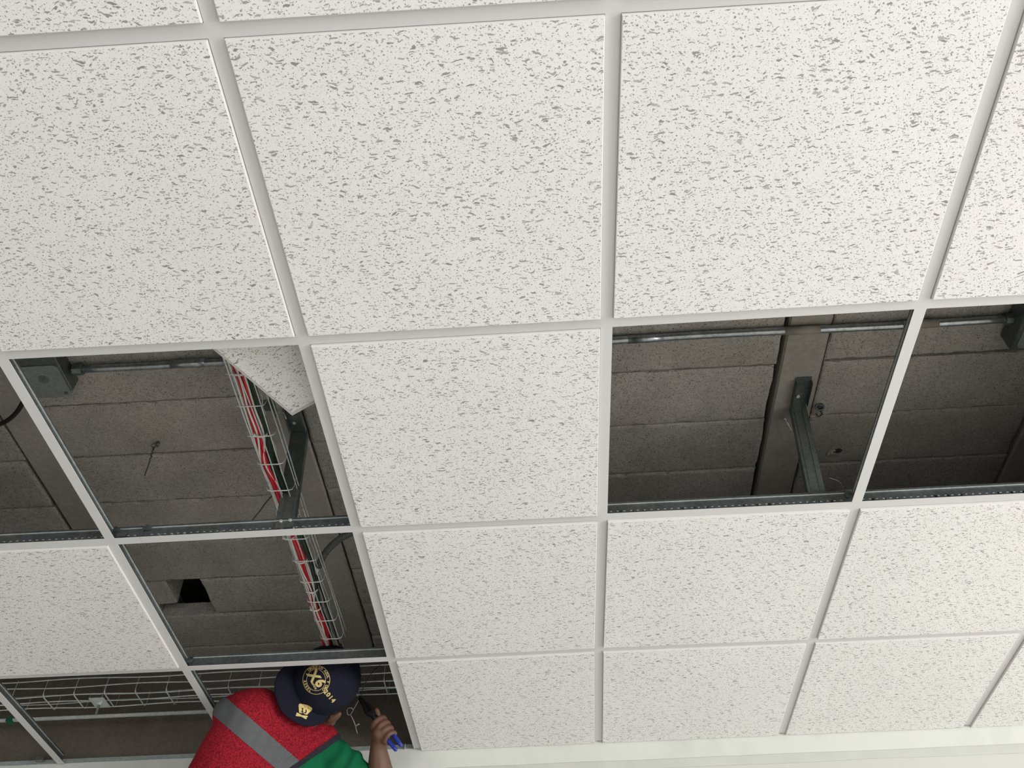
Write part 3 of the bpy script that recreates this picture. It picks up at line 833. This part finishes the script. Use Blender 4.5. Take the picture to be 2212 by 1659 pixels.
# arms
caps(b, SHR, ELR, .046, .038); 
caps(b, ELR, W(822, 1680, 2.765), .040, .045); caps(b, W(822, 1680, 2.765), WRR, .045, .028)
caps(b, SHL.lerp(SHR, .1), ELL, .045, .038); caps(b, ELL, WRL, .040, .027)
# legs
for hp, kn, an in ((HIPL, KNL, ANL), (HIPR, KNR, ANR)):
    caps(b, hp, kn, .078, .055); caps(b, kn, an, .054, .038); caps(b, an+Vector((0,0,-.05)), an+Vector((.0,.15,-.065)), .036, .03)
# right hand closed on the pliers
PA, PB = W(860, 1614, 2.735), W(776, 1507, 2.86)
pax = (PB-PA).normalized()
PC = W(829, 1576, 2.775)
PC = PA + pax*((PC-PA).dot(pax))
toW = (WRR-PC); toW = (toW - pax*toW.dot(pax)).normalized()           # palm side
out_ = pax.cross(toW).normalized()
if out_.dot(nv) < 0: out_ = -out_
palm = PC + toW*.026
ico(b, palm - out_*.002, .034, 3, (.85, 1.08, 1.0))
ico(b, PC + toW*.012 + out_*.016, .024, 2)
caps(b, WRR, palm, .027, .028)
for k in range(4):
    base = PC + pax*(.030-.0205*k)
    R_ = .0215 - .001*k; rf = (.0098, .0102, .0096, .0084)[k]
    ch = []
    for q in range(10):
        a = math.radians(-10 + 29*q*(1, 1.02, 1, .95)[k])
        ch.append(base + toW*(R_*math.cos(a))*1.0 + out_*(R_*math.sin(a))*1.08)
    for q in range(9): caps(b, ch[q], ch[q+1], rf*(1.05-.02*q), rf*(1.03-.02*q))
    ico(b, ch[2] + out_*.002, rf*1.12, 2)
th = [palm + out_*.0 - toW*.004 + pax*.018, PC + pax*.045 - out_*.017 + toW*.010, PC + pax*.062 - out_*.018 - toW*.004, PC + pax*.070 - out_*.012 - toW*.014]
for q in range(3): caps(b, th[q], th[q+1], (.015,.012,.0105)[q], (.012,.0105,.009)[q])
# left hand reaching behind the head
for k in range(4):
    o_ = right*(-.020+.014*k); p0 = WRL + o_*.7 - down*.05; caps(b, p0, p0 - down*.035 + o_*.4 + fwd*.005, .009, .0085); caps(b, p0-down*.035+o_*.4+fwd*.005, p0-down*.058+o_*.4-fwd*.012, .0085, .0075)
caps(b, WRL, WRL-down*.045, .026, .032); caps(b, WRL-right*.02-down*.01, WRL-right*.045-down*.045, .012, .009)
body = remesh(b, .0042, 4)
obj('body', body, SKIN, parent=person, origin=wloc(person), smooth=True)

def patch(bm, A0, A1, B0, B1, r00, r01, r10, r11, nu, nvv):
    for i in range(nu+1):
        for j in range(nvv+1):
            u, v = i/nu, j/nvv
            p = A0.lerp(A1, v).lerp(B0.lerp(B1, v), u)
            ico(bm, p, (r00*(1-v)+r01*v)*(1-u)+(r10*(1-v)+r11*v)*u, 2)
def wrinkle(bm, amp, sc, ax):
    bm.normal_update()
    for v in bm.verts:
        q = v.co
        t = q.dot(ax)
        v.co = q + v.normal*amp*(noise.noise(Vector((t*sc*3.2, q.dot(cu)*sc*.6, q.z*sc*.6))) + .5*noise.noise(q*sc*2))
# vest
b = bmesh.new()
patch(b, SHL, HIPL, SHR+Vector((-.01,0,0)), HIPR, .086, .112, .074, .105, 6, 14)
ico(b, W(502, 1545, 2.655), .060, 3); ico(b, W(578, 1547, 2.71), .070, 3); ico(b, W(558, 1542, 2.68), .076, 3)
caps(b, W(650, 1602, 2.775), W(690, 1606, 2.78), .062, .066)
b = remesh(b, .006, 10)
fold_ax = (right*.42 + down*.9).normalized()
bm_v = b; bm_v.normal_update()
rs = W(680, 1590, 2.65)
for v in bm_v.verts:
    q = v.co; k = max(0, 1-(q-rs).length/.15)
    t = q.dot(fold_ax) + .02*noise.noise(q*9)
    v.co = q + v.normal*(.0045*k*math.sin(t*250) + .004*noise.noise(q*14))
def cut(bm, co, no, keep_pos):
    r_ = bmesh.ops.bisect_plane(bm, geom=bm.verts[:]+bm.edges[:]+bm.faces[:], plane_co=co, plane_no=no, clear_inner=keep_pos, clear_outer=not keep_pos)
# armhole plane: through the black binding line, seen almost edge on
bp0, bp1 = W(738, 1590, 2.72), W(640, 1659, 2.66)
tdir = (bp1-bp0).normalized()
arm_no = tdir.cross((bp0-CAM).normalized()).normalized()
if arm_no.dot(W(780, 1650, 2.65)-bp0) < 0: arm_no = -arm_no
# reflective band across the back
b0, b1 = W(474, 1525, 2.58), W(621, 1652, 2.58)
bdir = (b1-b0).normalized(); bno = bdir.cross((b0-CAM).normalized()).normalized()
band_b = bm_v.copy(); bind_b = bm_v.copy()
cut(bm_v, bp0, arm_no, False)
obj('vest', bm_v, VEST, parent=person, origin=wloc(person), smooth=True)
cut(band_b, bp0, arm_no, False)
hwid = .0285
cut(band_b, b0 + bno*hwid, bno, False); cut(band_b, b0 - bno*hwid, bno, True)
band_b.normal_update()
for v in band_b.verts: v.co += v.normal*.0016
obj('reflective_band', band_b, BAND, parent=person, origin=wloc(person), smooth=True, label='grey reflective band')
cut(bind_b, bp0 + arm_no*.003, arm_no, False); cut(bind_b, bp0 - arm_no*.0125, arm_no, True)
bind_b.normal_update()
for v in bind_b.verts: v.co += v.normal*.0024
obj('armhole_binding', bind_b, BIND, parent=person, origin=wloc(person), smooth=True, label='black binding')
# shirt: trunk slightly inside the vest, sleeve to above the elbow
b = bmesh.new()
patch(b, SHL, HIPL, SHR, HIPR, .074, .100, .056, .090, 6, 14)
SE = SHR.lerp(ELR, .80)
caps(b, SHR, W(748, 1668, 2.76), .060, .070); caps(b, W(748, 1668, 2.76), SE, .070, .062); caps(b, SHL.lerp(SHR, .12), ELL.lerp(SHL, .25), .070, .056)
b = remesh(b, .006, 10); b.normal_update()
sl = (ELR-SHR).normalized()
for v in b.verts:
    q = v.co; k = max(0, min(1, (q-SHR).dot(sl)/.05))
    t = q.dot((right*.55+down*.55).normalized()) + .03*noise.noise(q*8)
    v.co = q + v.normal*(k*.0035*math.sin(t*120) + .003*noise.noise(q*16))
hem = W(792, 1650, 2.70); hno = (right*1.0 + down*.05).normalized()
cut(b, hem, hno, False)
obj('shirt', b, SHIRT, parent=person, origin=wloc(person), smooth=True)
# trousers and boots
b = bmesh.new()
caps(b, HIPL, HIPR, .112, .108)
for hp, kn, an in ((HIPL, KNL, ANL), (HIPR, KNR, ANR)):
    caps(b, hp, kn, .098, .072); caps(b, kn, an+Vector((0,0,.02)), .072, .060)
b = remesh(b, .009, 6); wrinkle(b, .006, 10, Vector((0,0,1)))
obj('trousers', b, DENIM, parent=person, origin=wloc(person), smooth=True)
for an in (ANL, ANR):
    b = bmesh.new(); caps(b, an+Vector((0,0,.06)), an+Vector((0,0,-.04)), .050, .052); caps(b, an+Vector((0,0,-.048)), an+Vector((0,.17,-.056)), .046, .038)
    b = remesh(b, .007, 4)
    for v in b.verts: v.co.z = max(v.co.z, PLAT+.001)
    obj('boot', b, BOOT, parent=person, origin=an, smooth=True)
# hair under the cap edge
b = bmesh.new(); ico(b, HL(0, .006, .004), .0915, 3, (.88, 1.06, 1.0), HR)
bmesh.ops.bisect_plane(b, geom=b.verts[:]+b.edges[:]+b.faces[:], plane_co=HL(0, -.02, -.045), plane_no=(cu*.8+cf*.6), clear_inner=True)
obj('hair', b, HAIR, parent=person, origin=wloc(person), smooth=True)

# cap: crown of panels, brim turned to the back, printed marks
CR = (.103, .110, .106)
def crown_pt(x, y, z, k=1.0):
    d = Vector((x, y, z)).normalized()
    t = 1/math.sqrt((d.x/CR[0])**2+(d.y/CR[1])**2+(d.z/CR[2])**2)
    return HL(d.x*t*k, d.y*t*k, d.z*t*k)
cap_o = empty('cap', HEAD, label=None); cap_o.parent = person; cap_o.location = HEAD - wloc(person)
b = bmesh.new(); rings = []
NA = 48
for e in list(range(-16, 90, 6)):
    el = math.radians(e); rings.append([])
    for k in range(NA):
        a = 2*PI*k/NA
        seam = 1 - .012*max(0, 1-abs(((k*6/NA) % 1)-.0)*9) - .012*max(0, 1-abs(((k*6/NA) % 1)-1.0)*9)
        if e < 0: p = crown_pt(math.cos(a), math.sin(a), 0, 1.0); p = p + cu*(math.tan(el)*.10) - (p-HEAD).normalized()*.0
        else: p = crown_pt(math.cos(el)*math.cos(a), math.cos(el)*math.sin(a), math.sin(el), seam)
        rings[-1].append(b.verts.new(p))
top = b.verts.new(crown_pt(0, 0, 1))
for r0, r1 in zip(rings, rings[1:]):
    for k in range(NA): b.faces.new((r0[k], r0[(k+1) % NA], r1[(k+1) % NA], r1[k]))
for k in range(NA): b.faces.new((rings[-1][k], rings[-1][(k+1) % NA], top))
crown = obj('crown', b, CAPM, parent=cap_o, origin=HEAD, smooth=True)
b = bmesh.new(); ico(b, crown_pt(0, 0, 1), .008, 2, (1,1,.5), HR); obj('button', b, CAPM, parent=cap_o, origin=HEAD, smooth=True)
BS = 1 if cs.dot(right*.57+down*.82) > 0 else -1
def brim_pt(ph, t):
    c = math.cos(ph); rin = .104
    ext = .074*max(0, math.cos(ph*1.36))**.75*(1-.34*max(0, BS*math.sin(ph))**.8)
    r_ = rin + ext*t
    x, y = r_*math.sin(ph), r_*math.cos(ph)
    return x, y, -.022 - .9*x*x*(.4+.6*t) - .10*t*ext
b = bmesh.new(); NB, NT = 28, 8; gt, gb = [], []
for i in range(NB+1):
    ph = math.radians(-65+130*i/NB)
    gt.append([]); gb.append([])
    for j in range(NT+1):
        x, y, z = brim_pt(ph, j/NT); gt[-1].append(b.verts.new(HL(x, y, z+.0012))); gb[-1].append(b.verts.new(HL(x, y, z-.0012)))
for i in range(NB):
    for j in range(NT):
        b.faces.new((gt[i][j], gt[i][j+1], gt[i+1][j+1], gt[i+1][j])); b.faces.new((gb[i][j], gb[i+1][j], gb[i+1][j+1], gb[i][j+1]))
    b.faces.new((gt[i][NT], gb[i][NT], gb[i+1][NT], gt[i+1][NT]))
bmesh.ops.recalc_face_normals(b, faces=b.faces[:])
brim = obj('brim', b, CAPM, parent=cap_o, origin=HEAD, smooth=True)

# printed marks, laid on the cloth surface
def project_on(o, bm, fn, k=.0006):
    """push flat artwork (x right, y down, metres) onto the cloth along the viewing normal of the print"""
    dg = bpy.context.evaluated_depsgraph_get()
    vs_, fs_ = [], []
    for q in o:
        wl = wloc(q); n0 = len(vs_)
        vs_ += [v.co + wl for v in q.data.vertices]; fs_ += [tuple(i + n0 for i in p.vertices) for p in q.data.polygons]
    tree = BVHTree.FromPolygons(vs_, fs_)
    for v in bm.verts:
        org, d = fn(v.co.x, v.co.y)
        hit, nn, _, _ = tree.ray_cast(org, d)
        if hit is None:
            hit, nn, _, _ = tree.find_nearest(org + d*.1); 
        if nn.dot(d) > 0: nn = -nn
        v.co = hit + nn*(k + v.co.z)
def text_bm(body, size, off=.0):
    cu_ = bpy.data.curves.new('t', 'FONT'); cu_.body = body; cu_.size = size; cu_.offset = off; cu_.resolution_u = 3
    cu_.align_x = 'CENTER'; cu_.align_y = 'CENTER'
    o = bpy.data.objects.new('t', cu_); COL.objects.link(o)
    dg = bpy.context.evaluated_depsgraph_get()
    m = o.evaluated_get(dg).to_mesh(); out = bmesh.new(); out.from_mesh(m); o.evaluated_get(dg).to_mesh_clear()
    bpy.data.objects.remove(o); bpy.data.curves.remove(cu_)
    bmesh.ops.triangulate(out, faces=out.faces[:])
    for v in out.verts: v.co.y = -v.co.y; v.co.z = 0
    return out
def add_text(dst, s, size, x, y, rot, off=.0, sx=1.0):
    t = text_bm(s, size, off); c, s_ = math.cos(rot), math.sin(rot)
    mp = {}
    for v in t.verts: 
        X, Y = v.co.x*sx, v.co.y
        mp[v] = dst.verts.new((x + X*c - Y*s_, y + X*s_ + Y*c, 0))
    for f in t.faces: dst.faces.new([mp[v] for v in f.verts])
    t.free()
def ring2d(dst, x, y, rx, ry, w_, rot=0, n=64):
    a_, b_ = [], []
    for k in range(n):
        an = 2*PI*k/n
        for lst, q in ((a_, 0), (b_, w_)):
            X, Y = (rx-q)*math.cos(an), (ry-q)*math.sin(an)
            lst.append(dst.verts.new((x+X*math.cos(rot)-Y*math.sin(rot), y+X*math.sin(rot)+Y*math.cos(rot), 0)))
    for k in range(n): dst.faces.new((a_[k], a_[(k+1) % n], b_[(k+1) % n], b_[k]))
def poly2d(dst, pts, sub=0):
    f = dst.faces.new([dst.verts.new((x, y, 0)) for x, y in pts]); return f
# the artwork is laid out in millimetre-like units as read from the print; fn gives the ray for each spot
PXM = 2.72/FPX                     # metres per unit of artwork on the crown
def fn_crown(x, y):
    t = W(x, y, 2.5); return t, (t-CAM).normalized()
art = bmesh.new()
cx, cy = 683.5, 1468.5
ring2d(art, cx, cy, 29.5, 31.5, 1.0); ring2d(art, cx-.5, cy+.5, 20.8, 23.4, .9)
# big X and 6 on the crown, both running down to the right
add_text(art, 'X', 33, cx-6.5, cy-7.5, math.radians(60), 1.2, .95)
add_text(art, '6', 30, cx+7.5, cy+7.0, math.radians(60), 1.2, 1.0)
add_text(art, 'AÑOS', 6.0, cx-5.0, cy+13.5, math.radians(60), .25)
def arc_text(s, x, y, r_, a0, a1, size, outward=True):
    n = len(s)
    for k, ch in enumerate(s):
        if ch == ' ': continue
        a = math.radians(a0 + (a1-a0)*k/max(1, n-1))
        px_, py_ = x + r_*math.cos(a), y + r_*1.06*math.sin(a)
        add_text(art, ch, size, px_, py_, a + (PI/2 if outward else -PI/2), .25)
arc_text('ORGULLO AZUL Y ORO', cx, cy, 25.2, -128, 52, 7.2)
arc_text('REBEL', cx, cy, 25.2, 172, 122, 7.2, outward=False)
for k, ch in enumerate('2014'): add_text(art, ch, 13.5, 703.5+5.3*k, 1494.5+6.2*k, math.radians(50), .55)
bmesh.ops.subdivide_edges(art, edges=[e for e in art.edges if e.calc_length() > 5], cuts=2, use_grid_fill=False)
art.normal_update(); bmesh.ops.triangulate(art, faces=art.faces[:])
project_on([crown], art, fn_crown)
obj('printed_emblem', art, GOLD, parent=cap_o, origin=HEAD, label='gold print on the crown: X6 in a ring and 2014')
art = bmesh.new()
def Z8(L): return [(560+x/9.217, 1380+y/9.217) for x, y in L]
# puma-head badge outline with its cut-out, and two crossed strokes below it
poly2d(art, Z8([(782,1335),(788,1305),(808,1292),(850,1297),(905,1302),(945,1312),(985,1325),(1020,1348),(1050,1370),(1058,1395),(1040,1430),(985,1475),(955,1512),(905,1505),(885,1490),(872,1462),(862,1474),(842,1482),(812,1478),(792,1468)]))
def stroke(x0, y0, x1, y1, w_):
    d = Vector((x1-x0, y1-y0)).normalized(); n_ = Vector((-d.y, d.x))*w_/2; L = []
    for k in range(7):
        a = PI/2 + PI*k/6; L.append((x0 + (d.x*math.cos(a)*1 - d.y*math.sin(a))*w_*.62, y0 + (d.y*math.cos(a) + d.x*math.sin(a))*w_*.62))
    for k in range(7):
        a = -PI/2 + PI*k/6; L.append((x1 + (d.x*math.cos(a) - d.y*math.sin(a))*w_*.62, y1 + (d.y*math.cos(a) + d.x*math.sin(a))*w_*.62))
    poly2d(art, Z8(L))
stroke(752, 1485, 928, 1583, 26); stroke(740, 1522, 948, 1548, 26)
art.normal_update(); bmesh.ops.triangulate(art, faces=art.faces[:])
bmesh.ops.subdivide_edges(art, edges=art.edges[:], cuts=1)
art.normal_update(); bmesh.ops.triangulate(art, faces=art.faces[:])
project_on([crown, brim], art, fn_crown)
obj('printed_badge', art, GOLD, parent=cap_o, origin=HEAD, label='gold badge printed on the brim')
art = bmesh.new()
poly2d(art, Z8([(832,1372),(882,1384),(868,1402),(864,1440),(880,1455),(852,1470),(826,1455),(846,1440),(850,1398)]))
poly2d(art, Z8([(920,1402),(968,1410),(952,1436),(938,1452),(932,1478),(902,1490),(882,1474),(914,1462),(922,1430)]))
art.normal_update(); bmesh.ops.triangulate(art, faces=art.faces[:])
project_on([crown, brim], art, fn_crown, .0011)
obj('badge_cutout', art, CAPM, parent=cap_o, origin=HEAD)

# pliers in the hand
pl = empty('pliers', PC, label='pliers with blue handles gripped in the worker\'s raised hand', cat='pliers')
pn = nv - pax*nv.dot(pax); pn.normalize(); ps = pax.cross(pn)
BLUE = mat_plain('blue_grip', (.012,.03,.30), .35)
STEEL = mat_plain('dark_steel', (.018,.016,.018), .45, .6)
Lp = (PB-PA).length
for s in (-1, 1):
    b = bmesh.new()
    pts = [PA + ps*s*.010, PA+pax*Lp*.15+ps*s*.011, PA+pax*Lp*.35+ps*s*.009, PA+pax*Lp*.55+ps*s*.006]
    tube(b, spline(pts, 5), .0062, 10, radii=None); ico(b, PA+ps*s*.010, .0064, 2)
    obj('handle', b, BLUE, parent=pl, origin=PC)
    b = bmesh.new()
    pts = [PA+pax*Lp*.52+ps*s*.006, PA+pax*Lp*.64-ps*s*.001, PA+pax*Lp*.72+ps*s*.008, PA+pax*Lp*.85+ps*s*.0055, PB+ps*s*.003]
    sp = spline(pts, 5); tube(b, sp, .006, 8, radii=[.0075+.004*math.sin(PI*min(1, k/(len(sp)-1)*1.25)) - .0045*(k/(len(sp)-1)) for k in range(len(sp))])
    obj('jaw', b, STEEL, parent=pl, origin=PC)
b = bmesh.new(); q = PA+pax*Lp*.65; tube(b, [q-pn*.012, q+pn*.012], .008, 12); obj('pivot', b, STEEL, parent=pl, origin=PC)
# shiny scraps of tie wire hanging in front of the jaws
CLEAR = mat_plain('shiny_wire', (.42,.36,.40), .3, .6)
def wpix(L, d): return [W(x, y, d) for x, y in L]
ww = [([(775,1512),(765,1530),(757,1543),(751,1543),(750,1532),(758,1529),(763,1533)], 'bright wire loop held in the jaws of the pliers'),
      ([(757,1543),(765,1560),(768,1568),(776,1564),(768,1568),(772,1585)], 'thin wire end dangling below the bright loop')]
for L, lab in ww:
    tie_wire(wpix(L, 2.87), .0017, lab, CLEAR, 5)
tie_wire(wpix([(780,1506),(783,1490),(792,1470),(806,1450)], 2.86) + [P3(.500, 2.19, .19)], .0013, 'taut thin wire from the pliers up to the basket tray', TIEWIRE, 5)

# ------------------------------------------------------------------ work platform under the worker (below the picture)
pc = Vector(((ANL.x+ANR.x)/2, 2.0, PLAT))
pf = empty('work_platform', Vector((pc.x, pc.y, 0)), label='tubular steel work platform with wooden planks under the worker', cat='platform')
WOOD = mat_plain('plank_wood', (.30,.20,.11), .8, var=.2, scale=20)
for k in range(3):
    b = bmesh.new(); y0 = 1.86 + .165*k; box(b, (pc.x-.8, y0, PLAT-.04), (pc.x+.8, y0+.155, PLAT)); obj('plank', b, WOOD, parent=pf, origin=Vector((pc.x, y0, PLAT)))
for sx in (-.7, .7):
    b = bmesh.new()
    for yy in (1.875, 2.325): tube(b, [(pc.x+sx, yy, 0), (pc.x+sx, yy, PLAT-.055)], .02, 10)
    for zz in (.35, .85, PLAT-.062): tube(b, [(pc.x+sx, 1.875, zz), (pc.x+sx, 2.325, zz)], .018, 8)
    obj('end_frame', b, STUD, parent=pf, origin=Vector((pc.x+sx, 2.1, 0)))
